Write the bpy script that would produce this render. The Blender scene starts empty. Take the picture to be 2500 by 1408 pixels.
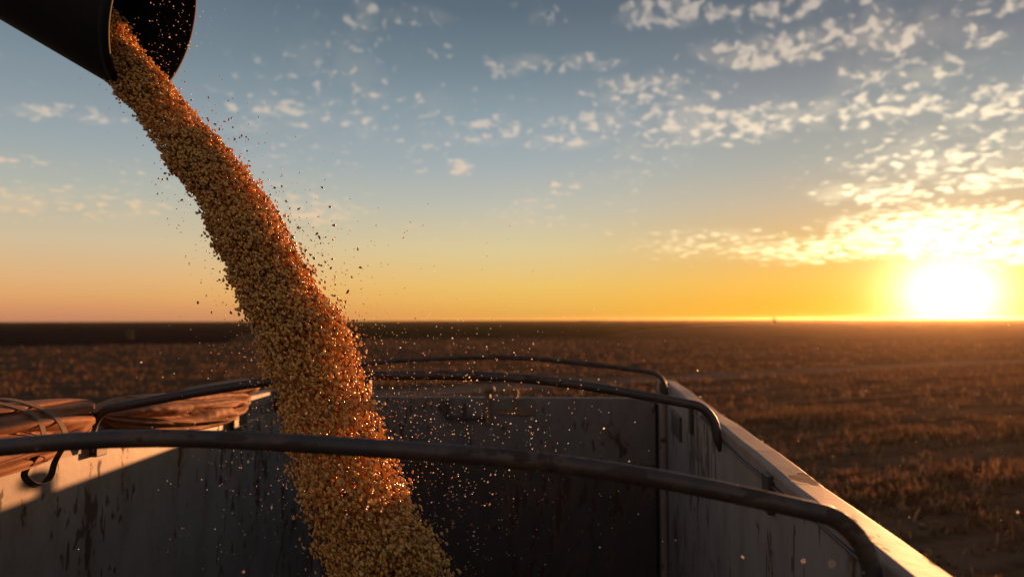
import bpy, bmesh, math, random
import numpy as np
from mathutils import Vector, Matrix, noise as mnoise

SC = bpy.context.scene
COL = SC.collection
RAIL = 2.8                       # height of the trailer's top rail above the ground
rad = math.radians

# ------------------------------------------------------------------ camera
cam = bpy.data.cameras.new('camera')
cam_o = bpy.data.objects.new('camera', cam)
COL.objects.link(cam_o)
SC.camera = cam_o
cam.sensor_width = 36
cam.lens = 36 * 1900 / 2500
cam.clip_start = 0.02
cam.clip_end = 40000
CAM = Vector((0, 0, RAIL + .42))
cam_o.matrix_world = (Matrix.Translation(CAM) @ Matrix.Rotation(rad(5.5), 4, 'Z')
                      @ Matrix.Rotation(math.pi / 2 + math.atan(76 / 1900), 4, 'X') @ Matrix.Rotation(rad(-.2), 4, 'Z'))
cam.dof.use_dof = True
cam.dof.focus_distance = 2.25
cam.dof.aperture_fstop = 2.2

# ------------------------------------------------------------------ light
SUN_AZ, SUN_EL = 23.9, 1.3       # degrees clockwise from +Y, degrees above the horizon
EXPO = 1.0
SUN_POWER = 4.8
SKY_STRENGTH = 0.1
SKY_GAIN = 1 / SKY_STRENGTH / 2 ** EXPO
sun_dir = Vector((math.sin(rad(SUN_AZ)) * math.cos(rad(SUN_EL)), math.cos(rad(SUN_AZ)) * math.cos(rad(SUN_EL)), math.sin(rad(SUN_EL))))
sl = bpy.data.lights.new('sun', 'SUN')
sl.energy = SUN_POWER
sl.color = (1.0, .41, .15)
sl.angle = rad(.53)
so = bpy.data.objects.new('sun', sl)
COL.objects.link(so)
so.rotation_euler = (-sun_dir).to_track_quat('-Z', 'Y').to_euler()
so.location = (60, 130, 40)

SC.view_settings.view_transform = 'Standard'
SC.view_settings.look = 'None'
SC.view_settings.gamma = 1
SC.view_settings.use_curve_mapping = False
SC.view_settings.exposure = EXPO
SC.cycles.use_denoising = True
SC.cycles.max_bounces = 10
SC.cycles.diffuse_bounces = 6
SC.cycles.transparent_max_bounces = 8
SC.cycles.sample_clamp_indirect = 6


# ------------------------------------------------------------------ node helpers
class NB:
    """tiny expression builder over a node tree"""
    def __init__(self, nt):
        self.nt = nt

    def node(self, t, **kw):
        n = self.nt.nodes.new(t)
        for k, v in kw.items():
            setattr(n, k, v)
        return n

    def put(self, sock, v):
        if isinstance(v, bpy.types.NodeSocket):
            self.nt.links.new(v, sock)
        elif v is not None:
            if hasattr(sock.default_value, '__len__') and not hasattr(v, '__len__'):
                v = (v,) * len(sock.default_value)
            if hasattr(v, '__len__') and len(v) == 3 and len(sock.default_value) == 4:
                v = (*v, 1)
            sock.default_value = v

    def m(self, op, a, b=None, c=None, clamp=False):
        n = self.node('ShaderNodeMath', operation=op, use_clamp=clamp)
        for i, v in enumerate((a, b, c)):
            if v is not None:
                self.put(n.inputs[i], v)
        return n.outputs[0]

    def v(self, op, a, b=None, s=None):
        n = self.node('ShaderNodeVectorMath', operation=op)
        self.put(n.inputs[0], a)
        if b is not None:
            self.put(n.inputs[1], b)
        if s is not None:
            self.put(n.inputs['Scale'], s)
        return n.outputs['Value'] if op in ('LENGTH', 'DOT_PRODUCT', 'DISTANCE') else n.outputs[0]

    def mix(self, f, a, b, mode='MIX'):
        n = self.node('ShaderNodeMix', data_type='RGBA', blend_type=mode)
        self.put(n.inputs[0], f)
        self.put(n.inputs[6], a)
        self.put(n.inputs[7], b)
        return n.outputs[2]

    def ramp(self, f, stops, interp='LINEAR'):
        n = self.node('ShaderNodeValToRGB')
        cr = n.color_ramp
        cr.interpolation = interp
        while len(cr.elements) < len(stops):
            cr.elements.new(.5)
        for e, (p, c) in zip(cr.elements, stops):
            e.position = p
            e.color = (*c, 1) if hasattr(c, '__len__') else (c, c, c, 1)
        self.put(n.inputs[0], f)
        return n.outputs[0]

    def step(self, x, a, b, o0=0.0, o1=1.0):
        n = self.node('ShaderNodeMapRange', interpolation_type='SMOOTHSTEP')
        for i, v in enumerate((x, a, b, o0, o1)):
            self.put(n.inputs[i], v)
        return n.outputs[0]

    def noise(self, vec, scale, detail=4, rough=.55, dist=0.0, col=False):
        n = self.node('ShaderNodeTexNoise')
        self.put(n.inputs['Vector'], vec)
        for k, v in (('Scale', scale), ('Detail', detail), ('Roughness', rough), ('Distortion', dist)):
            self.put(n.inputs[k], v)
        return n.outputs[1 if col else 0]

    def voronoi(self, vec, scale, feature='SMOOTH_F1', rnd=1.0, smooth=.4):
        n = self.node('ShaderNodeTexVoronoi', feature=feature)
        self.put(n.inputs['Vector'], vec)
        self.put(n.inputs['Scale'], scale)
        self.put(n.inputs['Randomness'], rnd)
        if feature == 'SMOOTH_F1':
            self.put(n.inputs['Smoothness'], smooth)
        return n.outputs[0]

    def mapping(self, vec, scale=(1, 1, 1), rot=(0, 0, 0), loc=(0, 0, 0)):
        n = self.node('ShaderNodeMapping')
        self.put(n.inputs[0], vec)
        n.inputs['Scale'].default_value = scale
        n.inputs['Rotation'].default_value = rot
        n.inputs['Location'].default_value = loc
        return n.outputs[0]


def srgb(r, g, b):
    return tuple((c / 255 / 12.92) if c / 255 <= .04045 else ((c / 255 + .055) / 1.055) ** 2.4 for c in (r, g, b))


# ------------------------------------------------------------------ sky
def build_sky():
    w = bpy.data.worlds.new('World')
    SC.world = w
    w.use_nodes = True
    nt = w.node_tree
    B = NB(nt)
    bg = nt.nodes['Background']
    bg.inputs[1].default_value = SKY_STRENGTH
    sky = B.node('ShaderNodeTexSky', sky_type='NISHITA', sun_disc=False, sun_elevation=rad(SUN_EL), sun_rotation=rad(SUN_AZ),
                 altitude=300, air_density=1.0, dust_density=1.0, ozone_density=1.5)
    D = B.node('ShaderNodeTexCoord').outputs['Generated']
    sep = B.node('ShaderNodeSeparateXYZ')
    B.put(sep.inputs[0], D)
    x, y, z = sep.outputs
    deg = 180 / math.pi
    el = B.m('MULTIPLY', B.m('ARCSINE', z), deg)
    az = B.m('MULTIPLY', B.m('ARCTAN2', x, y), deg)
    e01 = B.m('DIVIDE', el, 90.0, clamp=True)

    def stops(lst):
        return [(e / 90, srgb(*c)) for e, c in lst]
    far = B.ramp(e01, stops([(0, (196, 134, 104)), (.7, (213, 148, 104)), (1.6, (224, 166, 108)), (2.8, (226, 178, 126)), (5.2, (212, 190, 155)), (8.5, (182, 183, 170)), (11.5, (158, 168, 171)),
                             (14.5, (138, 152, 160)), (18, (118, 134, 145)), (22, (98, 116, 128)), (40, (86, 102, 116)), (90, (76, 86, 98))]))
    mid = B.ramp(e01, stops([(0, (222, 160, 80)), (1.0, (235, 176, 88)), (2.4, (236, 190, 104)), (5.2, (218, 198, 150)), (8.5, (186, 186, 174)), (11.5, (160, 171, 175)),
                             (14.5, (142, 158, 166)), (18, (112, 130, 141)), (22, (86, 102, 115)), (40, (78, 92, 106)), (90, (76, 86, 98))]))
    near = B.ramp(e01, stops([(0, (246, 164, 40)), (1.0, (248, 172, 52)), (2.6, (244, 180, 76)), (5.0, (226, 178, 108)), (8.0, (196, 176, 148)), (10.5, (168, 168, 160)),
                              (14.5, (138, 146, 152)), (18, (106, 117, 128)), (22, (84, 98, 111)), (40, (76, 90, 104)), (90, (76, 86, 98))]))
    # angle round the horizon from the sun
    daz = B.m('ARCCOSINE', B.m('DIVIDE', B.m('ADD', B.m('MULTIPLY', x, sun_dir.x), B.m('MULTIPLY', y, sun_dir.y)),
              B.m('MAXIMUM', B.m('MULTIPLY', B.m('SQRT', B.m('ADD', B.m('MULTIPLY', x, x), B.m('MULTIPLY', y, y))), math.cos(rad(SUN_EL))), 1e-5)))
    daz = B.m('MULTIPLY', daz, deg)
    c = B.mix(B.step(daz, 62, 26), far, mid)
    c = B.mix(B.step(daz, 30, 5), c, near)
    # the unseen anti-solar half, a warm pale dusk brightened to fill the shaded sides
    dusk = B.ramp(e01, stops([(0, (168, 138, 122)), (4, (194, 164, 148)), (12, (188, 174, 164)), (30, (146, 144, 146)), (90, (76, 86, 98))]))
    c = B.mix(B.step(daz, 75, 140), c, dusk)

    # altocumulus: a cloud sheet seen in perspective
    zz = B.m('ADD', B.m('MAXIMUM', z, 0.0), .20)
    comb = B.node('ShaderNodeCombineXYZ')
    B.put(comb.inputs[0], B.m('MULTIPLY', B.m('DIVIDE', az, deg), 2.7))
    B.put(comb.inputs[1], B.m('DIVIDE', .92, zz))
    P = comb.outputs[0]
    warp = B.v('SCALE', B.v('SUBTRACT', B.noise(P, 10.0, 3, col=True), (.5, .5, .5)), s=.07)
    Pw = B.v('ADD', P, warp)
    puff = B.noise(Pw, 22.0, 4, .5)
    cell = B.voronoi(Pw, 27.0, smooth=.5)
    puff = B.m('ADD', puff, B.m('MULTIPLY', B.m('SUBTRACT', .42, cell), .32))
    comb2 = B.node('ShaderNodeCombineXYZ')
    B.put(comb2.inputs[0], az)
    B.put(comb2.inputs[1], el)
    A = comb2.outputs[0]
    A = B.v('ADD', A, B.v('SCALE', B.v('SUBTRACT', B.noise(P, 2.2, 2, col=True), (.5, .5, .5)), s=1.3))
    mask = None
    for (px, py, rx, ry, k) in CLOUDS:
        d = B.v('LENGTH', B.v('MULTIPLY', B.v('SUBTRACT', A, (math.degrees(math.atan((px - 1250) / 1900)) - 5.5, math.degrees(math.atan((779 - py) / 1900)), 0)),
                              (1 / (rx / 33), 1 / (ry / 33), 0)))
        s = B.step(d, 1.4, .35, 0.0, k * 1.05 + .08)
        mask = s if mask is None else B.m('MAXIMUM', mask, s)
    # elsewhere in the sky the sheet goes on, thin and patchy
    wide = B.m('MULTIPLY', B.step(B.noise(P, 1.3, 2), .38, .64), B.step(az, -30, -12, .42, .60))
    wide = B.m('MULTIPLY', wide, B.step(el, 3.0, 9.0))
    mask = B.m('MAXIMUM', mask, wide)
    th = B.m('SUBTRACT', .70, B.m('MULTIPLY', mask, .30))
    alpha = B.step(B.m('SUBTRACT', puff, th), -.05, .22)
    alpha = B.m('MAXIMUM', alpha, B.m('MULTIPLY', B.m('MULTIPLY', B.step(mask, .2, .9), B.step(B.noise(Pw, 7.0, 4), .4, .7)), .30))
    alpha = B.m('MULTIPLY', alpha, B.step(mask, .05, .45))
    alpha = B.m('MULTIPLY', alpha, B.step(el, .3, 2.0))
    cool = B.ramp(e01, stops([(0, (232, 172, 120)), (4, (240, 192, 140)), (8, (238, 206, 170)), (13, (216, 201, 184)), (20, (180, 172, 164)), (90, (150, 150, 160))]))
    hot = B.ramp(e01, stops([(0, (255, 220, 120)), (5, (255, 236, 176)), (9, (255, 232, 196)), (14, (228, 210, 188)), (20, (192, 180, 168)), (90, (150, 148, 150))]))
    ccol = B.mix(B.step(daz, 28, 6), cool, hot)
    # light scattered round the low sun; the clouds across it burn out first
    dx = B.m('DIVIDE', daz, 1.0)
    dy = B.m('SUBTRACT', el, 1.6)
    th2 = B.m('SQRT', B.m('ADD', B.m('MULTIPLY', dx, dx), B.m('MULTIPLY', B.m('MULTIPLY', dy, dy), 1.5)))
    core = B.m('POWER', math.e, B.m('MULTIPLY', B.m('POWER', B.m('DIVIDE', th2, 2.7), 2.0), -1.0))
    thl = B.m('SQRT', B.m('ADD', B.m('MULTIPLY', dx, dx), B.m('MULTIPLY', B.m('MULTIPLY', dy, dy), 4.5)))
    halo2 = B.m('POWER', math.e, B.m('DIVIDE', thl, -5.0))
    halo = B.m('POWER', math.e, B.m('DIVIDE', th2, -3.2))
    aura = B.m('POWER', math.e, B.m('DIVIDE', th2, -7.0))
    c = B.mix(B.m('MULTIPLY', alpha, .85), c, ccol)
    blaze = B.m('ADD', .6, B.m('MULTIPLY', alpha, 2.6))
    mid_h = B.m('POWER', math.e, B.m('DIVIDE', th2, -2.3))
    c = B.mix(1.0, c, B.v('SCALE', (1.5, 1.15, .62), s=mid_h), 'ADD')
    c = B.mix(1.0, c, B.v('SCALE', (3.4, 2.7, 1.5), s=core), 'ADD')
    c = B.mix(1.0, c, B.v('SCALE', (1.0, .52, .0), s=B.m('MULTIPLY', halo2, .62)), 'ADD')
    c = B.mix(1.0, c, B.v('SCALE', (.9, .72, .42), s=B.m('MULTIPLY', B.m('MULTIPLY', aura, alpha), 3.0)), 'ADD')
    c = B.mix(1.0, c, B.v('SCALE', (.20, .10, .0), s=aura), 'ADD')
    # below the horizon: the dim far land
    c = B.mix(B.step(el, -.6, -.05), (.03, .018, .01), c)
    # the physical sky gives part of the light
    phys = B.v('SCALE', sky.outputs[0], s=.35)
    phys = B.v('MINIMUM', phys, (.8, .8, .8))
    c = B.mix(.08, B.v('SCALE', c, s=SKY_GAIN), B.v('SCALE', phys, s=SKY_GAIN))
    B.put(bg.inputs[0], c)


CLOUDS = [(515, 12, 70, 25, .7), (885, 35, 60, 45, .7), (1020, 30, 110, 30, .55), (1340, 30, 60, 30, .6), (1630, 42, 130, 42, .95), (1780, 55, 70, 30, .7),
          (1940, 50, 110, 40, .85), (2150, 60, 80, 26, .6), (2370, 50, 130, 45, .75), (1080, 110, 60, 25, .5), (1270, 155, 110, 32, .8), (1440, 157, 120, 26, .75),
          (1940, 145, 260, 46, .95), (2200, 155, 70, 34, .9), (2460, 120, 60, 32, .9), (1600, 228, 200, 48, .75), (2230, 235, 170, 50, .65), (2430, 190, 60, 30, .7),
          (670, 280, 120, 24, .85), (600, 328, 90, 24, .7), (880, 300, 70, 45, .65), (1190, 315, 110, 42, .8), (1450, 300, 150, 28, .8), (1760, 312, 260, 60, .9),
          (2150, 315, 240, 44, .85), (2430, 325, 120, 50, .85), (1380, 345, 120, 26, .85), (140, 345, 130, 26, .75), (40, 450, 90, 18, .6), (30, 535, 90, 42, .8),
          (210, 530, 250, 48, .6), (770, 520, 130, 42, .75), (1120, 405, 40, 24, .9), (1370, 455, 60, 16, .7), (1030, 400, 60, 16, .55), (2150, 500, 170, 34, .85),
          (2300, 440, 220, 46, .7), (2420, 488, 120, 28, .95), (2300, 590, 270, 66, 1.25), (2020, 622, 330, 34, 1.0), (1750, 605, 240, 44, .7), (2470, 610, 110, 70, 1.2)]
build_sky()


# ------------------------------------------------------------------ object helpers
def link(o, parent=None):
    COL.objects.link(o)
    if parent is not None:
        o.parent = parent
    return o


def tag(o, label=None, cat=None, group=None, kind=None):
    for k, v in (('label', label), ('category', cat), ('group', group), ('kind', kind)):
        if v:
            o[k] = v
    return o


def empty(name, loc=(0, 0, 0)):
    o = bpy.data.objects.new(name, None)
    o.location = loc
    o.empty_display_size = .1
    return link(o)


def mesh_obj(name, verts, faces, mat, parent=None, smooth=False):
    me = bpy.data.meshes.new(name)
    me.from_pydata([tuple(v) for v in verts], [], faces)
    if smooth:
        me.polygons.foreach_set('use_smooth', [True] * len(me.polygons))
    me.materials.append(mat)
    me.update()
    o = bpy.data.objects.new(name, me)
    link(o, parent)
    if parent is not None:
        o.matrix_parent_inverse = parent.matrix_basis.inverted()
    return o


def np_mesh(name, V, Fc, mat, parent=None, smooth=False):
    """V (n,3), Fc (m,k) arrays, all faces of k corners"""
    me = bpy.data.meshes.new(name)
    V = np.ascontiguousarray(V, dtype=np.float32)
    Fc = np.ascontiguousarray(Fc, dtype=np.int32)
    k = Fc.shape[1]
    me.vertices.add(len(V))
    me.vertices.foreach_set('co', V.ravel())
    me.loops.add(Fc.size)
    me.loops.foreach_set('vertex_index', Fc.ravel())
    me.polygons.add(len(Fc))
    me.polygons.foreach_set('loop_start', np.arange(0, Fc.size, k, dtype=np.int32))
    if smooth:
        me.polygons.foreach_set('use_smooth', np.ones(len(Fc), dtype=bool))
    me.update(calc_edges=True)
    me.materials.append(mat)
    o = bpy.data.objects.new(name, me)
    link(o, parent)
    if parent is not None:
        o.matrix_parent_inverse = parent.matrix_basis.inverted()
    return o


def bm_obj(name, bm, mat, parent=None, smooth=False):
    me = bpy.data.meshes.new(name)
    if smooth:
        for f in bm.faces:
            f.smooth = True
    bm.to_mesh(me)
    bm.free()
    me.materials.append(mat)
    o = bpy.data.objects.new(name, me)
    link(o, parent)
    if parent is not None:
        o.matrix_parent_inverse = parent.matrix_basis.inverted()
    return o


def add_box(bm, x0, x1, y0, y1, z0, z1, bevel=0.0, seg=2):
    r = bmesh.ops.create_cube(bm, size=1)
    vs = r['verts']
    for v in vs:
        v.co = Vector(((x0 + x1) / 2 + v.co.x * (x1 - x0), (y0 + y1) / 2 + v.co.y * (y1 - y0), (z0 + z1) / 2 + v.co.z * (z1 - z0)))
    if bevel:
        es = list({e for v in vs for e in v.link_edges})
        bmesh.ops.bevel(bm, geom=es, offset=bevel, segments=seg, profile=.5, affect='EDGES')


def box(name, x0, x1, y0, y1, z0, z1, mat, parent=None, bevel=.004):
    """z is measured from the top rail"""
    bm = bmesh.new()
    add_box(bm, x0, x1, y0, y1, z0 + RAIL, z1 + RAIL, bevel)
    return bm_obj(name, bm, mat, parent)


def smooth_path(pts, n):
    """Catmull-Rom through pts"""
    P = [np.array(p, float) for p in pts]
    P = [2 * P[0] - P[1]] + P + [2 * P[-1] - P[-2]]
    out = []
    for i in range(1, len(P) - 2):
        for k in range(n):
            t = k / n
            a, b, c, d = P[i - 1], P[i], P[i + 1], P[i + 2]
            out.append(.5 * (2 * b + (c - a) * t + (2 * a - 5 * b + 4 * c - d) * t * t + (3 * b - a - 3 * c + d) * t ** 3))
    out.append(P[-2])
    return out


def tube_data(path, radius, n=16, rr=None, squash=1.0, up=(0, 0, 1)):
    V, Fc = [], []
    m = len(path)
    for i, p in enumerate(path):
        t = np.array(path[min(i + 1, m - 1)]) - np.array(path[max(i - 1, 0)])
        t = t / np.linalg.norm(t)
        s = np.cross(t, up)
        if np.linalg.norm(s) < 1e-4:
            s = np.array((0, 1., 0))
        s /= np.linalg.norm(s)
        u = np.cross(s, t)
        r = rr[i] if rr is not None else radius
        for k in range(n):
            a = 2 * math.pi * k / n
            V.append(np.array(p) + s * math.cos(a) * r + u * math.sin(a) * r * squash)
    for i in range(m - 1):
        for k in range(n):
            Fc.append((i * n + k, i * n + (k + 1) % n, (i + 1) * n + (k + 1) % n, (i + 1) * n + k))
    Fc.append(tuple(range(n))[::-1])
    Fc.append(tuple((m - 1) * n + k for k in range(n)))
    return V, Fc


def tube(name, path, radius, mat, parent=None, n=16, rr=None, up=(0, 1, 0)):
    V, Fc = tube_data(path, radius, n, rr, up=up)
    o = mesh_obj(name, V, Fc, mat, parent, smooth=True)
    return o


# ------------------------------------------------------------------ materials
def new_mat(name):
    m = bpy.data.materials.new(name)
    m.use_nodes = True
    B = NB(m.node_tree)
    return m, B, m.node_tree.nodes['Principled BSDF']


def bump(B, bsdf, h, strength=.3, dist=.01):
    n = B.node('ShaderNodeBump')
    n.inputs['Strength'].default_value = strength
    n.inputs['Distance'].default_value = dist
    B.put(n.inputs['Height'], h)
    B.put(bsdf.inputs['Normal'], n.outputs[0])


def painted_steel(name, base, rust=(.050, .020, .010), amount=.5, streak=(9, 9, 2.2), rough=.55, grime=.55, metal=0.0, chips=(22, 22, 7)):
    m, B, b = new_mat(name)
    co = B.node('ShaderNodeTexCoord').outputs['Object']
    big = B.noise(co, 1.3, 3)
    s = B.noise(B.mapping(co, streak), 1.0, 6, .62, .3)
    f = B.noise(co, 38, 5, .6)
    t = B.m('ADD', B.m('ADD', B.m('MULTIPLY', s, .75), B.m('MULTIPLY', f, .18)), B.m('MULTIPLY', big, .25))
    lo = .80 - .22 * amount
    mask = B.step(t, lo, lo + .045)
    ch = B.noise(B.mapping(co, chips), 1.0, 3, .5, .4)
    ch = B.step(B.m('ADD', ch, B.m('MULTIPLY', B.m('SUBTRACT', big, .5), .9)), .615, .66)
    mask = B.m('MAXIMUM', mask, B.m('MULTIPLY', ch, .9))
    halo = B.step(t, lo - .10, lo + .03)
    dirt = B.step(B.noise(B.mapping(co, (3, 3, 1.2)), 2.0, 5, .6), .35, .75)
    c = B.mix(B.m('MULTIPLY', dirt, grime), base, tuple(v * .45 for v in base))
    c = B.mix(B.m('MULTIPLY', B.step(f, .35, .7), .18), c, (base[0] * .6, base[1] * .52, base[2] * .45))
    c = B.mix(B.m('MULTIPLY', halo, .45), c, (.13, .065, .035))
    c = B.mix(mask, c, rust)
    B.put(b.inputs['Base Color'], c)
    B.put(b.inputs['Roughness'], B.m('ADD', rough, B.m('MULTIPLY', mask, .3)))
    b.inputs['Metallic'].default_value = metal
    bump(B, b, B.m('ADD', B.m('MULTIPLY', f, .5), B.m('MULTIPLY', mask, -.6)), .25, .004)
    return m


def simple_mat(name, base, rough=.6, var=.35, scale=30, metal=0.0, spec=.5, bmp=.2):
    m, B, b = new_mat(name)
    co = B.node('ShaderNodeTexCoord').outputs['Object']
    f = B.noise(co, scale, 5, .6)
    g = B.noise(co, scale * .13, 3)
    c = B.mix(B.m('MULTIPLY', B.step(f, .3, .7), var), base, tuple(v * .45 for v in base))
    c = B.mix(B.m('MULTIPLY', B.step(g, .35, .7), var), c, tuple(min(1, v * 1.35) for v in base))
    B.put(b.inputs['Base Color'], c)
    b.inputs['Roughness'].default_value = rough
    b.inputs['Metallic'].default_value = metal
    b.inputs['Specular IOR Level'].default_value = spec
    if bmp:
        bump(B, b, f, bmp, .003)
    return m


M_WALL = painted_steel('wall_paint', (.255, .23, .22), amount=.46, rough=.5)
M_WALL_L = painted_steel('left_wall_paint', (.225, .195, .178), amount=.52, streak=(7, 7, 2.0), rough=.5)
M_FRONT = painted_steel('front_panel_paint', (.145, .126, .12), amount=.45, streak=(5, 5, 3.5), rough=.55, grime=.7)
M_RAIL = painted_steel('rail_paint', (.25, .19, .165), amount=.4, streak=(12, 3, 8), chips=(9, 3, 9), rough=.62, grime=.6)
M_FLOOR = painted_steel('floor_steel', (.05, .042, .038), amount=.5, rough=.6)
M_BOW = painted_steel('bow_steel', (.038, .027, .026), rust=(.030, .015, .010), amount=.6, streak=(6, 6, 6), rough=.5, grime=.6, chips=(16, 30, 30))
M_DARK = simple_mat('dark_steel', (.035, .028, .026), rough=.55, var=.5)
M_RUBBER = simple_mat('black_rubber', (.012, .011, .012), rough=.7, var=.4, scale=18, spec=.2)
M_INNER = simple_mat('spout_lining', (.006, .0055, .006), rough=.75, var=.4, spec=.15)
M_STRAP = simple_mat('strap_webbing', (.035, .03, .028), rough=.8, var=.4, scale=90, spec=.2)
M_LATCH = simple_mat('rusty_latch', (.16, .085, .045), rough=.6, var=.6, scale=60)


def tarp_material():
    m, B, b = new_mat('tarp_canvas')
    co = B.node('ShaderNodeTexCoord').outputs['Object']
    f = B.noise(co, 26, 5, .6)
    st = B.noise(B.mapping(co, (9, 3, 9)), 1.0, 4, .6)
    c = B.mix(B.step(f, .35, .7), (.26, .12, .062), (.19, .082, .040))
    c = B.mix(B.m('MULTIPLY', B.step(st, .4, .7), .3), c, (.29, .145, .08))
    B.put(b.inputs['Base Color'], c)
    b.inputs['Roughness'].default_value = .75
    b.inputs['Specular IOR Level'].default_value = .2
    bump(B, b, B.m('ADD', B.m('MULTIPLY', f, .5), st), .45, .006)
    return m


M_TARP = tarp_material()


def leaf_like(name, c1, c2, trans=.35, rough=.5, per_island=True, spec=.4, dark=None):
    """opaque-ish plant matter that lets some light through"""
    m, B, b = new_mat(name)
    nt = m.node_tree
    geo = B.node('ShaderNodeNewGeometry')
    r = geo.outputs['Random Per Island']
    c = B.mix(r, c1, c2)
    if dark:
        c = B.mix(B.step(B.m('FRACT', B.m('MULTIPLY', r, 37.7)), .7, .95), c, dark)
    B.put(b.inputs['Base Color'], c)
    b.inputs['Roughness'].default_value = rough
    b.inputs['Specular IOR Level'].default_value = spec
    tr = B.node('ShaderNodeBsdfTranslucent')
    B.put(tr.inputs[0], c)
    mx = B.node('ShaderNodeMixShader')
    mx.inputs[0].default_value = trans
    nt.links.new(b.outputs[0], mx.inputs[1])
    nt.links.new(tr.outputs[0], mx.inputs[2])
    nt.links.new(mx.outputs[0], nt.nodes['Material Output'].inputs[0])
    return m


M_GRAIN = leaf_like('corn_grain', (.90, .50, .10), (.80, .56, .20), trans=.48, rough=.27, spec=.6, dark=(.30, .11, .025))
M_GRAIN.node_tree.nodes['Principled BSDF'].inputs['Coat Weight'].default_value = .6
M_GRAIN.node_tree.nodes['Principled BSDF'].inputs['Coat Roughness'].default_value = .18
M_CHAFF = leaf_like('chaff', (.85, .74, .62), (.85, .8, .75), trans=.5, rough=.6)
M_STRAW = leaf_like('straw', (.19, .105, .055), (.075, .040, .021), trans=.35, rough=.8, spec=.1, dark=(.30, .19, .10))
M_LEAF = leaf_like('dark_leaf', (.022, .022, .010), (.016, .016, .008), trans=.1, rough=.6)
M_BARK = simple_mat('bark', (.06, .045, .035), rough=.9)


# ------------------------------------------------------------------ land
def ground_material():
    m, B, b = new_mat('stubble_soil')
    co = B.node('ShaderNodeTexCoord').outputs['Object']
    ang = rad(-30)
    mp = B.mapping(co, (1, 1, 1), (0, 0, ang))
    fine = B.noise(co, 3.0, 6, .65)
    mid = B.noise(co, .22, 5, .6)
    lng = B.noise(B.mapping(mp, (.016, .16, 1)), 1.0, 5, .6, .2)      # windrows run one way across the field
    rows = B.noise(B.mapping(mp, (.03, 1.1, 1)), 1.0, 3, .6, .1)
    c = B.mix(B.step(fine, .3, .72), (.034, .019, .011), (.14, .083, .050))
    c = B.mix(B.m('MULTIPLY', B.step(mid, .35, .7), .55), c, (.045, .022, .011))
    c = B.mix(B.m('MULTIPLY', B.step(rows, .42, .64), .55), c, (.18, .11, .07))
    c = B.mix(B.m('MULTIPLY', B.step(lng, .56, .68), .75), c, (.17, .105, .070))
    B.put(b.inputs['Base Color'], c)
    b.inputs['Roughness'].default_value = .9
    b.inputs['Specular IOR Level'].default_value = 0
    bump(B, b, fine, .35, .06)
    return m


def make_ground():
    n = 90
    s = np.concatenate([-np.geomspace(3400, 4, n // 2), np.geomspace(4, 3400, n // 2)])
    X, Y = np.meshgrid(s, s)
    V = np.stack([X.ravel(), Y.ravel(), np.zeros(X.size)], 1)
    i = np.arange(n - 1)
    a = (i[:, None] * n + i[None]).ravel()
    Fc = np.stack([a, a + 1, a + n + 1, a + n], 1)
    o = np_mesh('field', V, Fc, ground_material())
    tag(o, 'harvested brown field of stubble and straw reaching the horizon', None, None, 'structure')


make_ground()


TRACK = [(-14, 28.5), (-9.7, 32.5), (-5.0, 36.6), (-.7, 40.2), (4.8, 43.5), (13, 49.5), (25, 57.5), (44, 68)]


def make_track():
    pts = [np.array((x, y, 0.0)) for x, y in TRACK]
    path = smooth_path(pts, 14)
    V, Fc = [], []
    for i, p in enumerate(path):
        t = path[min(i + 1, len(path) - 1)] - path[max(i - 1, 0)]
        t /= np.linalg.norm(t)
        sd = np.array((-t[1], t[0], 0))
        for k in (-1, 1):
            w = 1.9 + .7 * mnoise.noise(Vector((i * .23, k * 9.0, 1)))
            V.append((*(p + sd * k * w)[:2], .004))
    Fc = [(2 * i, 2 * i + 1, 2 * i + 3, 2 * i + 2) for i in range(len(path) - 1)]
    o = mesh_obj('track', V, Fc, simple_mat('track_straw', (.17, .115, .08), rough=1, var=.6, scale=2.2, spec=0, bmp=.3))
    tag(o, 'pale trampled track across the harvested field beyond the trailer', None, None, 'structure')


make_track()


def crop_sheet(name, px0, px1, dist, far, h, mat, label, seed):
    """a strip of other land: a low uneven front edge and a top that runs on to the horizon"""
    n, rows, V, Fc = 320, 16, [], []
    for j in range(rows + 1):
        t = 0 if j == 0 else ((j - 1) / (rows - 1)) ** 3
        for i in range(n + 1):
            px = px0 + (px1 - px0) * i / n
            a = math.atan((px - 1250) / 1900) - rad(5.5)
            d = dist(px) * (1 + .05 * mnoise.noise(Vector((px * .012, seed, 0))) + .02 * mnoise.noise(Vector((px * .09, seed, 3))))
            d = d + (far - d) * t
            zz = .004 if j == 0 else h * (.8 + .3 * mnoise.noise(Vector((px * .2, j * .7, seed))))
            if j == 1:
                d += h * 3
            V.append((math.sin(a) * d, math.cos(a) * d, zz))
    for j in range(rows):
        for i in range(n):
            a = j * (n + 1) + i
            Fc.append((a, a + 1, a + n + 2, a + n + 1))
    o = mesh_obj(name, V, Fc, mat, None, True)
    tag(o, label, None, None, 'structure')
    return o


M_CROP = simple_mat('standing_crop', (.034, .030, .014), rough=1, var=.5, scale=.05, spec=0, bmp=0)
M_PLOUGH = simple_mat('ploughed_soil', (.030, .019, .017), rough=1, var=.4, scale=.05, spec=0, bmp=0)
crop_sheet('ploughed_field', -500, 800, lambda p: 118 + max(0, p - 560) * 2.0, 3300, .12, M_PLOUGH, 'dark ploughed land below the horizon at the far side', 3)
crop_sheet('crop_field', 590, 2300, lambda p: 140 + max(0, p - 1450) ** 1.5 * .06 + max(0, 720 - p) * 3, 3200, .35, M_CROP, 'dark green strip of standing crop along the horizon', 4)


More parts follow.
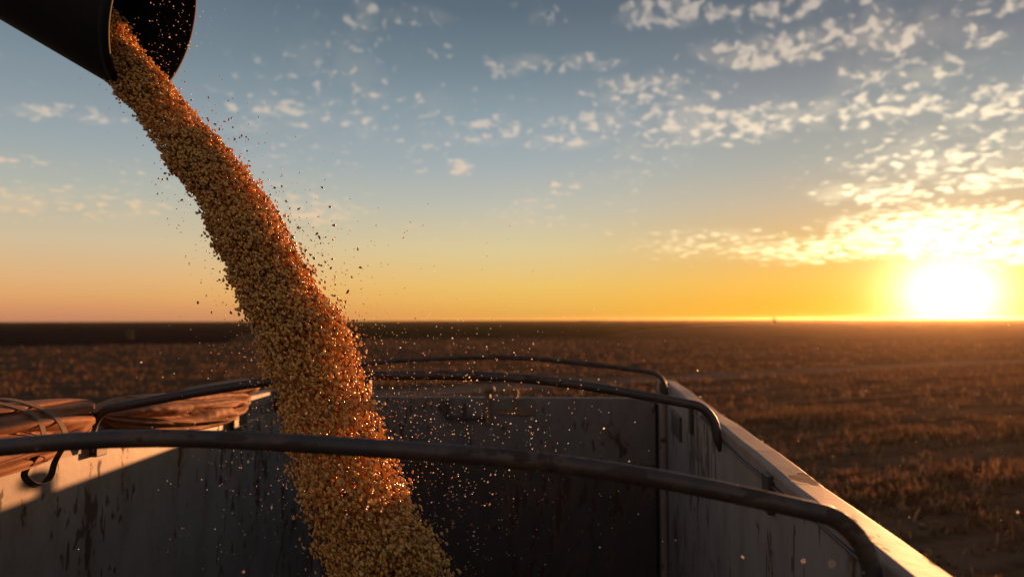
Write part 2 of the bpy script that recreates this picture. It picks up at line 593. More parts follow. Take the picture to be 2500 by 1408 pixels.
def blade_mesh(name, P, H, lean, W, mat, rng):
    """thin two-quad stalks at P (n,3)"""
    n = len(P)
    a = rng.uniform(0, 2 * np.pi, n)
    side = np.stack([np.cos(a), np.sin(a), np.zeros(n)], 1)
    b = rng.uniform(0, 2 * np.pi, n)
    ld = np.stack([np.cos(b), np.sin(b), np.zeros(n)], 1) * (lean * H)[:, None]
    up = np.zeros((n, 3))
    up[:, 2] = H
    w = W[:, None]
    p0 = P
    p1 = P + up * .55 + ld * .35
    p2 = P + up * (1 - .25 * lean[:, None]) + ld
    V = np.stack([p0 - side * w, p0 + side * w, p1 - side * w * .8, p1 + side * w * .8, p2 - side * w * .35, p2 + side * w * .35], 1).reshape(-1, 3)
    k = np.arange(n) * 6
    Fc = np.concatenate([np.stack([k, k + 1, k + 3, k + 2], 1), np.stack([k + 2, k + 3, k + 5, k + 4], 1)])
    return np_mesh(name, V, Fc, mat)


def make_stubble():
    rng = np.random.default_rng(5)
    Ps, Hs, Ls, Ws = [], [], [], []
    for (d0, d1, ntuft, nb, sc) in ((8, 16, 5600, 12, 1.0), (16, 30, 7000, 9, 1.1), (30, 60, 7000, 5, 1.5), (60, 120, 7000, 3, 2.2)):
        d = np.sqrt(rng.uniform(d0 ** 2, d1 ** 2, ntuft))
        a = np.radians(rng.uniform(-46, 44, ntuft))
        x, y = np.sin(a) * d, np.cos(a) * d
        # drilled in rows running one way across the field
        ca, sa = math.cos(rad(30)), math.sin(rad(30))
        u, v = x * ca + y * sa, -x * sa + y * ca
        v = np.round(v / .9) * .9 + rng.normal(0, .13, ntuft)
        x, y = u * ca - v * sa, u * sa + v * ca
        swath = .5 + .5 * np.sin(2 * np.pi * v / 4.6 + .6 * np.sin(u * .11))
        off = np.abs(y - np.interp(x, [q[0] for q in TRACK], [q[1] for q in TRACK]))
        x, y, swath = x[off > 2.2], y[off > 2.2], swath[off > 2.2]
        clump = np.array([mnoise.noise(Vector((xx * .33, yy * .33, 0))) for xx, yy in zip(x, y)]) * .7 + (swath - .45) * .42
        keep = rng.random(len(x)) < np.clip(.50 + clump * 1.5, .16, 1)
        x, y, clump = x[keep], y[keep], clump[keep]
        m = len(x)
        P = np.repeat(np.stack([x, y, np.zeros(m)], 1), nb, 0)
        P[:, :2] += rng.normal(0, .09 * sc, (m * nb, 2))
        hh = np.repeat(np.clip(.19 + clump * .22, .07, .4), nb)
        Hs.append(hh * rng.uniform(.5, 1.35, m * nb))
        Ls.append(np.abs(rng.normal(.35, .35, m * nb)))
        broad = rng.random(m * nb) < .22
        Hs[-1] = np.where(broad, Hs[-1] * .6, Hs[-1])
        Ls[-1] = np.where(broad, Ls[-1] + .5, Ls[-1])
        Ws.append(np.where(broad, rng.uniform(.03, .06, m * nb), rng.uniform(.006, .022, m * nb) * sc))
        Ps.append(P)
    o = blade_mesh('stubble', np.concatenate(Ps), np.concatenate(Hs), np.concatenate(Ls), np.concatenate(Ws), M_STRAW, rng)
    tag(o, 'dry brown stubble and crop residue standing in the harvested field', 'stubble', None, 'stuff')


make_stubble()


# distant trees and bushes on the horizon
def make_tree(name, x, y, h, w, label, cat, group=None, seed=1, trunk=.3, pointy=False):
    root = empty(name, (x, y, 0))
    rng = np.random.default_rng(seed)
    if trunk > 0:
        path = [(x, y, -.2), (x + .02 * h, y, h * .3), (x, y, h * .75)]
        V, Fc = tube_data(path, 1, 7, [h * .035, h * .028, h * .012], up=(0, 1, 0))
        mesh_obj('trunk', V, Fc, M_BARK, root, True)
    n = 420
    z = rng.uniform(trunk, 1, n)
    t = (z - trunk) / (1 - trunk)
    prof = (1 - t) ** .8 + .05 if pointy else np.sqrt(np.clip(1 - (2 * t - .85) ** 2 / 1.4, .02, 1))
    lump = .7 + .45 * np.sin(t * 9 + rng.uniform(0, 6)) * .4
    a = rng.uniform(0, 2 * np.pi, n)
    r = w / 2 * prof * lump * np.sqrt(rng.uniform(.1, 1, n)) * (1 + .3 * np.sin(a * 3 + t * 5))
    c = np.stack([x + r * np.cos(a), y + r * np.sin(a), z * h], 1)
    s = h * .055
    o1 = rng.normal(0, 1, (n, 3))
    o1 /= np.linalg.norm(o1, axis=1)[:, None]
    o2 = np.cross(o1, rng.normal(0, 1, (n, 3)))
    o2 /= np.linalg.norm(o2, axis=1)[:, None]
    V = np.stack([c - o1 * s, c + o2 * s * .7, c + o1 * s, c - o2 * s * .7], 1).reshape(-1, 3)
    Fc = np.arange(n * 4).reshape(-1, 4)
    np_mesh('crown', V, Fc, M_LEAF, root)
    tag(root, label, cat, group)
    return root


def far_point(px, dist):
    a = math.atan((px - 1250) / 1900) - rad(5.5)
    return math.sin(a) * dist, math.cos(a) * dist


for i, (px, h, w, lab) in enumerate(((1424, 7.5, 13, 'low round dark tree at the near end of the far tree clump'), (1440, 6.5, 12, 'second low dark tree in the far clump on the horizon'),
                                     (1453, 5.5, 11, 'third and lowest dark tree in the far clump on the horizon'), (1469, 7, 7, 'small dark tree standing apart beside the far clump'))):
    make_tree('tree', *far_point(px, 460 + 10 * i), h * .4, w * .4, lab, 'tree', 'trees in the clump on the horizon', 20 + i, .12)
make_tree('tree', *far_point(1889, 400), 4.0, 2.9, 'lone pointed dark tree on the horizon before the sunset glow', 'tree', None, 31, .15, True)
for i, (px, h, w, lab) in enumerate(((1866, 3.2, 10, 'low bush just beside the lone pointed tree'), (1925, 3.0, 8, 'small bush on the horizon beyond the lone pointed tree'),
                                     (1945, 3.2, 8, 'bush on the horizon between the lone tree and the sun'), (2080, 3.4, 14, 'wide low bush on the horizon where the glow begins'),
                                     (2190, 4.0, 16, 'widest low bush on the horizon under the sun glare'))):
    make_tree('bush', *far_point(px, 400 + 8 * i), h * .42, w * .4, lab, 'bush', 'bushes on the horizon', 40 + i, 0)
make_tree('bush', *far_point(318, 150), 1.9, 1.9, 'dark bush alone in the dark ploughed land', 'bush', None, 61, 0)


# ------------------------------------------------------------------ grain trailer
TR = empty('grain_trailer', (-.7, 2.2, 1.2))
tag(TR, 'open grain trailer with rusty pale steel walls and roof bows, filling with corn', 'trailer')
XR, XL, YF, YB, ZB = .52, -1.90, 5.36, -1.1, -1.45
# right side wall, with the folded lip under its top rail
box('side_wall', XR, XR + .05, YB, YF + .06, ZB, -.03, M_WALL, TR)
box('side_wall', XL - .05, XL, YB, YF + .06, ZB, -.012, M_WALL_L, TR)
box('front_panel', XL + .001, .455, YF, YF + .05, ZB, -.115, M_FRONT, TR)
box('front_shade_sheet', XL + .002, .454, YF - .006, YF - .0005, ZB, -.56, M_FLOOR, TR, .001)  # thin dark sheet standing in for the shade low on the front panel
box('shade_plate', XL + .062, -1.52, YF + .002, YF + .04, -.114, .015, M_DARK, TR)  # added plate that shades the far end of the left wall
box('wall_shade_board', XL + .001, -1.63, 4.59, 4.62, -.135, -.022, M_DARK, TR)  # added blocker, keeps the sun off the left wall past the tarp
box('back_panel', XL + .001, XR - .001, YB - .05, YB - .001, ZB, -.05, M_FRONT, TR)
box('floor', XL - .05, XR + .05, YB - .05, YF + .06, ZB - .06, ZB - .002, M_FLOOR, TR)


def make_rail(y0, y1, x0, x1, drop, name='top_rail', mat=None, tilt=.08):
    """a folded steel cap: rounded inner lip, flat top, outer hem"""
    prof = []
    for a in np.linspace(180, 90, 6):
        prof.append((x0 + .016 + .016 * math.cos(rad(a)), -.016 + .016 * math.sin(rad(a))))
    for a in np.linspace(90, 0, 5):
        prof.append((x1 - .008 + .008 * math.cos(rad(a)), -.008 + .008 * math.sin(rad(a))))
    prof += [(x1, -.07), (x1 - .006, -.07), (x1 - .006, -.03), (x0 + .012, -.028), (x0 + .006, -drop), (x0, -drop)]
    n = len(prof)
    ys = np.linspace(y0, y1, 16)
    V = []
    for k, yv in enumerate(ys):
        for (px, pz) in prof:
            wob = .0022 * math.sin(yv * 3.1 + px * 9) + .0016 * math.sin(yv * 8.3)
            V.append((px + wob * .6, yv, RAIL + pz + wob - tilt * max(0, px - x0) * (1 if pz > -.02 else .6)))
    Fc = [(k * n + i, k * n + (i + 1) % n, (k + 1) * n + (i + 1) % n, (k + 1) * n + i) for k in range(len(ys) - 1) for i in range(n)]
    Fc += [tuple(range(n)), tuple((len(ys) - 1) * n + i for i in range(n))[::-1]]
    o = mesh_obj(name, V, Fc, mat or M_RAIL, TR)
    return o


make_rail(YB, 2.57, XR - .003, XR + .086, .036)
make_rail(2.575, YF + .09, XR - .003, XR + .086, .036)
make_rail(YB, YF + .09, XL - .065, XL + .006, .036, mat=M_RAIL)
tube('seam_cord', [(XR - .003 - .004 * math.sin((yv - 1.45) * 1.3) ** 2, yv, RAIL - .040 - .012 * math.sin((yv - 1.45) * 1.27) ** 2 + .002 * math.sin(yv * 11)) for yv in np.linspace(1.45, 3.95, 40)], .0045, M_DARK, TR, 8, up=(0, 0, 1))
# corner posts and fittings
box('corner_post', XR - .045, XR - .004, 5.22, YF + .10, ZB, .014, M_RAIL, TR, .012)
box('corner_post', XL + .004, XL + .06, 5.26, YF + .05, ZB, -.02, M_WALL, TR, .008)
box('gap_strip', .457, .473, YF - .012, YF + .03, ZB, -.15, M_RUBBER, TR, .003)  # dark strip in place of the shaded gap between panel and post
box('bow_bracket', XR - .014, XR - .0015, 4.42, 4.86, -.262, -.125, M_DARK, TR)
box('bow_socket', XR - .02, XR - .0015, 3.93, 4.0, -.15, -.02, M_DARK, TR)
box('bow_socket', XR - .02, XR - .0015, 2.26, 2.34, -.13, -.02, M_DARK, TR)
box('stake_post', XL + .0015, XL + .03, 4.0, 4.16, -.17, -.014, M_DARK, TR)
box('stake_post', XL + .0015, XL + .03, 2.83, 2.90, -.10, -.014, M_DARK, TR)
# latch on the front panel
lt = box('latch_bar', -.70, -.665, YF - .035, YF - .0015, -.30, -.05, M_LATCH, TR, .006)
bm = bmesh.new()
bmesh.ops.create_uvsphere(bm, u_segments=14, v_segments=9, radius=.034)
for v in bm.verts:
    v.co = Vector((v.co.x * 1.1 - .668, v.co.y * .8 + YF - .04, v.co.z * .95 + RAIL - .058))
bm_obj('knob', bm, M_LATCH, lt, True)
box('latch_ledge', -.98, -.70, YF - .05, YF - .0015, -.262, -.242, M_DARK, TR)
box('latch_hook', -.99, -.962, YF - .04, YF - .0015, -.241, -.12, M_DARK, TR)
box('latch_hook', -.86, -.84, YF - .03, YF - .0015, -.241, -.16, M_DARK, TR)
box('hinge_plate', -.50, -.475, YF - .02, YF - .0015, -.16, -.06, M_LATCH, TR)
box('weld_plate', -.62, -.36, YF - .012, YF - .0015, -.235, -.185, M_LATCH, TR)


def bow(y_right, y_left, peak, drop, k, foot, dia=.035, taper=True):
    """a bent steel tube arching over the trailer from wall to wall"""
    cx = -.69
    xr, xl = XR - .03, XL + .03
    pts = []
    for xx in np.linspace(xl + .09, xr - .09, 26):
        pts.append((xx, peak - k * (xx - cx) ** 2))
    zr, zl = pts[-1][1], pts[0][1]
    sr = -2 * k * (xr - .09 - cx)
    right = []
    for a in np.linspace(0, 90, 9)[1:]:
        right.append((xr - .09 + .09 * math.sin(rad(a)), zr - .105 * (1 - math.cos(rad(a))) + sr * .05 * math.sin(rad(a))))
    left = []
    for a in np.linspace(0, 90, 9)[1:]:
        left.append((xl + .09 - .09 * math.sin(rad(a)), zl - .105 * (1 - math.cos(rad(a)))))
    zr2 = right[-1][1]
    right += [(xr + .002, zr2 - drop * .5), (xr + .006, zr2 - drop), (xr + .012, zr2 - drop - foot)]
    zl2 = left[-1][1]
    left += [(xl, zl2 - drop * .5), (xl, zl2 - drop), (xl, zl2 - drop - foot)]
    prof = left[::-1] + pts + right
    path = []
    for (xx, zz) in prof:
        t = (xx - xl) / (xr - xl)
        path.append((xx, y_left + (y_right - y_left) * t + .004 * math.sin(xx * 5), RAIL + zz + .003 * math.sin(xx * 7 + y_right)))
    rr = [dia / 2] * len(path)
    if taper:
        rr[-1] = rr[0] = dia * .16
        rr[-2] = rr[1] = dia * .5
    tube('roof_bow', path, dia / 2, M_BOW, TR, 18, rr)


bow(1.42, 1.42, .195, .16, .094, .04, .0345, False)
bow(3.06, 2.80, .212, .02, .100, .045, .035)
bow(5.0, 5.0, .176, .02, .080, .03, .030)


# ------------------------------------------------------------------ folded tarps on the left wall
def lobe(V, Fc, y0, y1, x0, z0, z1, sag, rx, rz, seed, rot=0.0, n=44, m=26, blunt=.5, bulge=.125):
    rng = random.Random(seed)
    base = len(V)
    ph = [rng.uniform(0, 6.28) for _ in range(6)]
    for i in range(n + 1):
        u = i / n
        w = max(1 - abs(2 * u - 1) ** 3.2, 0) ** blunt
        w = max(w, .04)
        yc = y0 + (y1 - y0) * u
        zc = z0 + (z1 - z0) * u - sag * 4 * u * (1 - u) + .006 * math.sin(u * 7 + ph[0])
        xc = x0 + bulge * 4 * u * (1 - u) + .008 * math.sin(u * 9 + ph[1])
        for k in range(m):
            a = 2 * math.pi * k / m
            f = 1 + .10 * math.sin(3 * a + ph[2] + u * 4) + .07 * math.sin(7 * a + ph[3] - u * 6) + .05 * math.sin(12 * a + u * 15 + ph[4])
            nn = mnoise.noise(Vector((u * 7 + seed, math.cos(a) * 1.6, math.sin(a) * 1.6)))
            f *= 1 + .22 * nn
            # creased edge towards the inside of the trailer
            cx, cz = math.cos(a), math.sin(a)
            e = abs(cz) ** 1.25 * (1 if cz > 0 else -1)
            lx, lz = cx * rx * w * f, e * rz * w * f
            V.append((xc + lx * math.cos(rot) - lz * math.sin(rot), yc, RAIL + zc + lx * math.sin(rot) + lz * math.cos(rot)))
    for i in range(n):
        for k in range(m):
            Fc.append((base + i * m + k, base + i * m + (k + 1) % m, base + (i + 1) * m + (k + 1) % m, base + (i + 1) * m + k))
    Fc.append(tuple(base + k for k in range(m))[::-1])
    Fc.append(tuple(base + n * m + k for k in range(m)))


def canvas_roll(V, Fc, y0, y1, x0, z0, z1, sag, rx, rz, folds, swing, seed, blunt, depth=.54, n=110, m=120):
    """a thick roll of folded canvas; the folds run lengthwise and swing down in the middle like hulls"""
    base = len(V)
    for i in range(n + 1):
        u = i / n
        w = max(max(1 - abs(2 * u - 1) ** 3.4, 0) ** blunt, .05)
        yc = y0 + (y1 - y0) * u
        zc = z0 + (z1 - z0) * u - sag * 4 * u * (1 - u)
        xc = x0 + .045 * 4 * u * (1 - u)
        for k in range(m):
            a = 2 * math.pi * k / m
            cx, cz = math.cos(a), math.sin(a)
            q = (cz * .5 + .5) * folds + swing * 4 * u * (1 - u) + .5 * mnoise.noise(Vector((u * 3.2, cz * 1.3, seed)))
            fr = abs(math.sin(math.pi * q))
            crease = fr ** .6
            side = max(0, cx) ** .5
            f = 1 - depth * side * (1 - crease)
            f += .10 * mnoise.noise(Vector((u * 6, cx * 1.5, cz * 1.5 + seed))) + .035 * mnoise.noise(Vector((u * 30, cx * 5, cz * 5 + seed)))
            V.append((xc + cx * rx * w * f, yc + .02 * mnoise.noise(Vector((cz * 3, cx * 3, seed + u))), RAIL + zc + (abs(cz) ** .8 * (1 if cz > 0 else -1)) * rz * w * (1 - .35 * depth * side * (1 - fr))))
    for i in range(n):
        for k in range(m):
            Fc.append((base + i * m + k, base + i * m + (k + 1) % m, base + (i + 1) * m + (k + 1) % m, base + (i + 1) * m + k))
    Fc.append(tuple(base + k for k in range(m))[::-1])
    Fc.append(tuple(base + n * m + k for k in range(m)))


def make_tarp(y0, y1, seed, label, rolls, lips):
    root = empty('folded_tarp', (XL, (y0 + y1) / 2, RAIL))
    tag(root, label, 'tarp', 'folded tarps on the trailer wall')
    for i, L in enumerate(rolls):
        V, Fc = [], []
        canvas_roll(V, Fc, *L[:-1], seed=seed + i * 3.7, blunt=L[-1])
        mesh_obj('canvas_roll', V, Fc, M_TARP, root, True)
    for i, L in enumerate(lips):
        V, Fc = [], []
        lobe(V, Fc, *L[:8], seed=seed + i * 3, blunt=L[8], bulge=L[9])
        mesh_obj('canvas_flap', V, Fc, M_TARP, root, True)
    return root


# rolls: y0, y1, x, z at y0, z at y1, sag, half width, half height, folds, swing, fullness of the ends
make_tarp(2.86, 4.2, 7.3, 'big brown tarp bundle with layered folds behind the second bow', [
    (2.88, 4.13, -1.90, .062, -.006, .034, .135, .092, 3.6, -1.0, .5),
    (3.58, 4.21, -1.895, .060, .060, .0, .10, .048, 1.0, -.2, .24),
], [
    (3.02, 4.15, -1.87, .118, .020, .055, .085, .020, .5, .06),
    (2.95, 3.92, -1.86, .045, -.075, .028, .085, .016, .5, .06),
])
t2 = make_tarp(1.2, 2.83, 31.1, 'smaller brown tarp bundle tied with pale straps, lying in line with the big bundle', [
    (1.15, 2.82, -1.90, .050, .050, .016, .135, .098, 3.0, -.9, .45),
    (1.15, 2.83, -1.91, .112, .100, -.01, .105, .045, 1.0, .3, .34),
], [
    (1.20, 2.80, -1.87, .035, .050, .050, .085, .020, .5, .06),
    (1.20, 2.60, -1.875, -.055, -.03, .012, .07, .014, .5, .05),
])


def ribbon(name, pts, width, thick, mat, parent=None, wdir=(0, 1, 0)):
    path = smooth_path(pts, 8)
    V, Fc = [], []
    wd = np.array(wdir, float)
    m = len(path)
    for i, p in enumerate(path):
        t = path[min(i + 1, m - 1)] - path[max(i - 1, 0)]
        t = t / np.linalg.norm(t)
        s = wd - t * (wd @ t)
        if np.linalg.norm(s) < .05:
            s = np.cross(t, (1, 0, 0))
        s /= np.linalg.norm(s)
        nn = np.cross(t, s)
        for (a, b) in ((-1, -1), (1, -1), (1, 1), (-1, 1)):
            q = np.array(p) + s * a * width / 2 + nn * b * thick / 2
            V.append((q[0], q[1], q[2] + RAIL))
    for i in range(m - 1):
        for k in range(4):
            Fc.append((i * 4 + k, i * 4 + (k + 1) % 4, (i + 1) * 4 + (k + 1) % 4, (i + 1) * 4 + k))
    Fc += [(3, 2, 1, 0), tuple((m - 1) * 4 + k for k in range(4))]
    return mesh_obj(name, V, Fc, mat, parent)


M_WEB = simple_mat('pale_webbing', (.20, .13, .09), rough=.8, var=.4, scale=90, spec=.2)
ribbon('tie_strap', [(-1.98, 2.10, .10), (-1.93, 2.17, .165), (-1.86, 2.26, .172), (-1.775, 2.35, .125), (-1.74, 2.36, .06), (-1.755, 2.37, .01)], .022, .004, M_WEB, t2)
ribbon('tie_strap', [(-1.98, 2.22, .10), (-1.93, 2.28, .165), (-1.86, 2.36, .168), (-1.775, 2.43, .12), (-1.735, 2.45, .06), (-1.74, 2.46, .015)], .024, .004, M_WEB, t2)
st = ribbon('hanging_strap', [(-1.745, 2.37, .02), (-1.78, 2.36, -.03), (-1.80, 2.355, -.07), (-1.80, 2.385, -.103), (-1.80, 2.425, -.118), (-1.79, 2.462, -.10),
                              (-1.78, 2.472, -.05), (-1.745, 2.46, .0), (-1.735, 2.45, .03)], .020, .005, M_STRAP, None, (.5, .6, .3))
tag(st, 'dark strap end hanging in a loop below the smaller tarp', 'strap')


# ------------------------------------------------------------------ unloading spout
def make_spout():
    c = Vector((-1.462, 2.5, RAIL + 1.457))
    Rr = cam_o.matrix_world.to_3x3()
    r, u = Vector((.995, .096, 0)).normalized(), Vector((0, 0, 1))
    v = (c - CAM).normalized()
    r = (r - v * r.dot(v)).normalized()
    u = r.cross(v).normalized()
    if u.z < 0:
        u = -u
    phi = math.acos(.46)
    nrm = ((r * .95 - u * .32) * math.sin(phi) - v * math.cos(phi)).normalized()
    m1 = (nrm.cross(Vector((0, 0, 1)))).normalized()
    m2 = nrm.cross(m1).normalized()
    ax = ((r * .835 - u * .55) * .88 - v * .475).normalized()
    root = empty('unloading_spout', c)
    tag(root, 'wide black unloading spout pouring grain from above', 'spout')
    R0 = .282

    def ring(t, rad_, n=72):
        return [c - ax * t + m1 * (math.cos(a) * rad_) + m2 * (math.sin(a) * rad_) for a in (2 * math.pi * k / n for k in range(n))]

    def shell(name, rings, mat, smooth=True):
        n = len(rings[0])
        V = [p for rg in rings for p in rg]
        Fc = [(i * n + k, i * n + (k + 1) % n, (i + 1) * n + (k + 1) % n, (i + 1) * n + k) for i in range(len(rings) - 1) for k in range(n)]
        o = mesh_obj(name, V, Fc, mat, root, smooth)
        return o
    ts = [.028, .12, .3, .6, .9, 1.25]
    shell('spout_tube', [ring(t, R0 * (1 + .004 * math.sin(t * 9))) for t in ts], M_RUBBER)
    shell('spout_lining', [ring(t, R0 - .012) for t in [.004] + ts], M_INNER)
    shell('rim_collar', [ring(.004, R0 - .012), ring(0, R0 - .009), ring(-.001, R0 - .002), ring(.003, R0 + .004), ring(.034, R0 + .005), ring(.037, R0 + .001)], M_RUBBER)


make_spout()

# ------------------------------------------------------------------ falling grain
# centre line of the fall (x, y, height over the rail) and its half width
FALL = [(-2.04, 2.65, 1.62, .09), (-1.736, 2.560, 1.475, .090), (-1.602, 2.510, 1.315, .081), (-1.516, 2.480, 1.235, .079), (-1.427, 2.450, 1.151, .079), (-1.294, 2.415, .993, .090), (-1.231, 2.400, .921, .090),
        (-1.161, 2.380, .850, .093), (-1.079, 2.345, .738, .102), (-1.026, 2.325, .654, .107), (-.972, 2.300, .573, .107), (-.922, 2.275, .489, .109), (-.867, 2.250, .410, .118), (-.820, 2.230, .333, .126),
        (-.767, 2.200, .220, .128), (-.704, 2.160, .078, .130), (-.637, 2.120, -.073, .140), (-.560, 2.080, -.215, .148), (-.524, 2.060, -.281, .150), (-.46, 2.02, -.48, .17), (-.38, 1.96, -.78, .19), (-.31, 1.90, -1.08, .21)]
FP = np.array(smooth_path(FALL, 10))


def kernel_template(nu=5):
    """a maize kernel: flattened wedge with a rounded crown"""
    rows = ((-.46, .36), (-.12, .82), (.24, 1.0))
    V = [(0, 0, -.62)]
    for (zc, r) in rows:
        for k in range(nu):
            a = 2 * math.pi * k / nu
            V.append((math.cos(a) * r * .37, math.sin(a) * r * .28, zc))
    V.append((0, 0, .48))
    T = []
    for k in range(nu):
        k2 = (k + 1) % nu
        T.append((0, 1 + k2, 1 + k))
        for j in range(2):
            a, b, c, d = 1 + j * nu + k, 1 + j * nu + k2, 1 + (j + 1) * nu + k2, 1 + (j + 1) * nu + k
            T += [(a, b, c), (a, c, d)]
        T.append((1 + 2 * nu + k, 1 + 2 * nu + k2, 1 + 3 * nu))
    return np.array(V), np.array(T)


def rotations(n, rng, along=None, spread=.6):
    """random frames; their long axis near `along` within the spread"""
    z = rng.normal(0, 1, (n, 3))
    z /= np.linalg.norm(z, axis=1)[:, None]
    if along is not None:
        z = along + z * spread
        z /= np.linalg.norm(z, axis=1)[:, None]
    x = np.cross(z, rng.normal(0, 1, (n, 3)))
    x /= np.linalg.norm(x, axis=1)[:, None]
    y = np.cross(z, x)
    return np.stack([x, y, z], 2)


def scatter(name, P, size, Rm, tv, tt, mat):
    V = np.einsum('nij,kj->nki', Rm, tv) * size[:, None, None] + P[:, None, :]
    Fc = (tt[None] + (np.arange(len(P)) * len(tv))[:, None, None]).reshape(-1, 3)
    return np_mesh(name, V.reshape(-1, 3), Fc, mat, None, True)


KT_V, KT_T = kernel_template()


def fall_frame(s):
    i = np.clip(s * (len(FP) - 1), 0, len(FP) - 1.001)
    k = i.astype(int)
    f = (i - k)[:, None]
    p = FP[k] * (1 - f) + FP[k + 1] * f
    t = FP[np.minimum(k + 3, len(FP) - 1)] - FP[np.maximum(k - 3, 0)]
    t = t[:, :3] / np.linalg.norm(t[:, :3], axis=1)[:, None]
    side = np.cross(t, (0., 1., 0.))
    side *= np.sign(side[:, :1])
    side /= np.linalg.norm(side, axis=1)[:, None]
    dep = np.cross(t, side)
    return p[:, :3], p[:, 3], t, side, dep


def make_grain():
    rng = np.random.default_rng(11)
    N = 60000
    s = rng.random(N) ** .95
    p, hw, t, side, dep = fall_frame(s)
    a = rng.uniform(0, 2 * np.pi, N)
    r = np.sqrt(rng.random(N)) * .97
    edge = rng.random(N) < .07
    r = np.where(edge, .92 + np.abs(rng.normal(0, .06 + .10 * s, N)), r)
    # lumps and strands in the outline
    lump = 1 + .035 * np.sin(s * 55 + a * 2) + .035 * np.sin(s * 120 + a * 3) + .03 * np.sin(s * 23 - a)
    r = r * lump
    P = p + side * (np.cos(a) * r * hw)[:, None] + dep * (np.sin(a) * r * hw * 1.25)[:, None]
    inside = s < .22
    P[:, 2] += RAIL
    size = np.clip(rng.normal(.0124, .0019, N), .0065, .0165)
    o = scatter('grain_stream', P, size, rotations(N, rng, t, .6), KT_V, KT_T, M_GRAIN)
    tag(o, 'thick stream of golden corn kernels pouring from the black spout into the trailer', 'grain', None, 'stuff')
    # grain that has piled up where the stream lands, low in the trailer
    n = 40
    V, Fc = [], []
    for j in range(n + 1):
        for i in range(n + 1):
            x = XL + .08 + (XR - XL - .16) * i / n
            y = .4 + 3.4 * j / n
            d = math.hypot(x + .3, y - 1.9)
            V.append((x, y, RAIL + ZB + .02 + max(0, .42 - .36 * d) + .01 * mnoise.noise(Vector((x * 9, y * 9, 0)))))
    for j in range(n):
        for i in range(n):
            q = j * (n + 1) + i
            Fc.append((q, q + 1, q + n + 2, q + n + 1))
    h = mesh_obj('grain_heap', V, Fc, simple_mat('heaped_grain', (.42, .22, .06), rough=.7, var=.6, scale=120), None, True)
    tag(h, 'golden corn heap low on the dark trailer floor', 'grain', None, 'stuff')


make_grain()


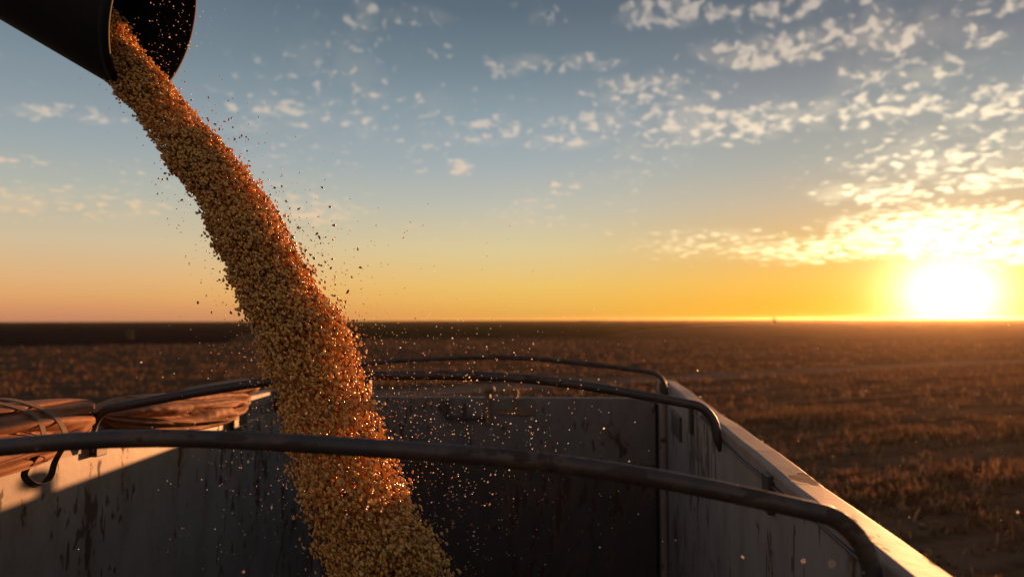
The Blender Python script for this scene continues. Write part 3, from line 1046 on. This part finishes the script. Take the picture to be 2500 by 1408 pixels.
def make_loose():
    """kernels that have left the stream: the larger ones one by one, the rest and the chaff as loose matter"""
    rng = np.random.default_rng(23)
    tmpl = bpy.data.meshes.new('grain_kernel')
    tmpl.from_pydata([tuple(v) for v in KT_V], [], [tuple(int(i) for i in f) for f in KT_T])
    tmpl.polygons.foreach_set('use_smooth', [True] * len(tmpl.polygons))
    tmpl.materials.append(M_GRAIN)

    def one(px, label, group, size, Rm):
        o = bpy.data.objects.new('grain_kernel', tmpl)
        COL.objects.link(o)
        M = Matrix([[*(Rm[i] * size), px[i]] for i in range(3)] + [[0, 0, 0, 1]])
        o.matrix_world = M
        tag(o, label, 'kernel', group)

    def batch(n, s0, s1, sgn, d0, dsc, label, group, lo=.0075, hi=.0115):
        s = rng.uniform(s0, s1, n)
        p, hw, t, side, dep = fall_frame(s)
        off = d0 + np.abs(rng.exponential(dsc, n))
        P = p + side * (sgn * (hw + off))[:, None] + dep * rng.uniform(-.9, .9, n)[:, None] * hw[:, None]
        P[:, 2] += RAIL
        Rm = rotations(n, rng)
        sz = rng.uniform(lo, hi, n)
        for k in range(n):
            one(P[k], label, group, sz[k], Rm[k])

    # the sky shows behind the upper fall, the dark trailer behind the lower one
    batch(60, .42, .585, 1, .012, .030, 'dark loose kernel flying against the orange sky on the sunward side of the stream', 'loose kernels against the orange sky, sunward side', .008, .0125)
    batch(26, .16, .42, 1, .012, .028, 'dark loose kernel against the blue sky above the sunward edge of the stream', 'loose kernels against the blue sky')
    batch(26, .25, .58, -1, .010, .025, 'dark loose kernel against the sky under the shaded edge of the stream', 'loose kernels on the shaded side against the sky')
    batch(60, .60, .74, 1, .008, .030, 'golden loose kernel beside the stream before the trailer front panel', 'loose kernels before the front panel')
    batch(44, .76, .90, 1, .008, .036, 'golden loose kernel low beside the stream against the black trailer inside', 'loose kernels low beside the stream')
    batch(26, .60, .90, -1, .010, .022, 'golden loose kernel beside the stream before the stained left wall', 'loose kernels before the left wall')

    # small fragments
    n = 1100
    s = rng.beta(2.2, 1.5, n) * .9
    p, hw, t, side, dep = fall_frame(s)
    sg = np.where(rng.random(n) < .64, 1.0, -1.0)
    off = rng.exponential(1, n) * np.where(sg > 0, .03 + .11 * s, .025 + .035 * s)
    P = p + side * (sg * (hw + off))[:, None] + dep * rng.uniform(-1.2, 1.2, n)[:, None] * hw[:, None]
    P[:, 2] += RAIL
    o = scatter('grain_fragments', P, rng.uniform(.0022, .0062, n), rotations(n, rng), KT_V, KT_T, M_GRAIN)
    tag(o, 'small broken bits of grain flying off round the stream', 'grain', None, 'stuff')
    # pale chaff and dust flakes in the air
    n = 2600
    P = np.empty((n, 3))
    k = 1600
    P[:k] = np.stack([rng.normal(-.45, .24, k), rng.uniform(1.75, 2.7, k), rng.normal(.10, .20, k)], 1)
    k2 = 330
    P[k:k + k2] = np.stack([rng.normal(-1.0, .11, k2), rng.uniform(1.9, 2.6, k2), rng.normal(.05, .24, k2)], 1)
    rest = n - k - k2
    P[k + k2:] = np.stack([rng.uniform(-1.6, 2.6, rest), rng.uniform(1.1, 5.0, rest), rng.normal(-.05, .42, rest)], 1)
    P[-190:-160] = np.stack([rng.uniform(-.2, .75, 30), rng.uniform(.75, 1.5, 30), rng.uniform(-.32, .30, 30)], 1)
    P[-160:] = np.stack([rng.normal(-1.41, .07, 160), rng.uniform(2.42, 2.62, 160), rng.normal(1.42, .10, 160)], 1)
    P[:, 2] += RAIL
    fv = np.array([(-.5, -.35, 0), (.5, -.25, .12), (.4, .4, 0), (-.4, .3, -.1)])
    ft = np.array([(0, 1, 2), (0, 2, 3)])
    o = scatter('chaff', P, rng.uniform(.0016, .0042, n) * (1 + (rng.random(n) < .08) * .8), rotations(n, rng), fv, ft, M_CHAFF)
    tag(o, 'pale specks of chaff and dust drifting in the air round the stream', 'chaff', None, 'stuff')


make_loose()


# ------------------------------------------------------------------ dusty evening air
def make_haze():
    bm = bmesh.new()
    add_box(bm, -3500, 3500, -3500, 3500, -1.0, 5.4)
    m = bpy.data.materials.new('haze')
    m.use_nodes = True
    nt = m.node_tree
    nt.nodes.remove(nt.nodes['Principled BSDF'])
    v = nt.nodes.new('ShaderNodeVolumePrincipled')
    v.inputs['Color'].default_value = (.95, .74, .48, 1)
    v.inputs['Density'].default_value = HAZE
    v.inputs['Anisotropy'].default_value = .8
    nt.links.new(v.outputs[0], nt.nodes['Material Output'].inputs['Volume'])
    o = bm_obj('haze', bm, m)
    tag(o, 'thin dusty haze over the field, glowing towards the sun', 'haze', None, 'stuff')


HAZE = 7e-5
make_haze()
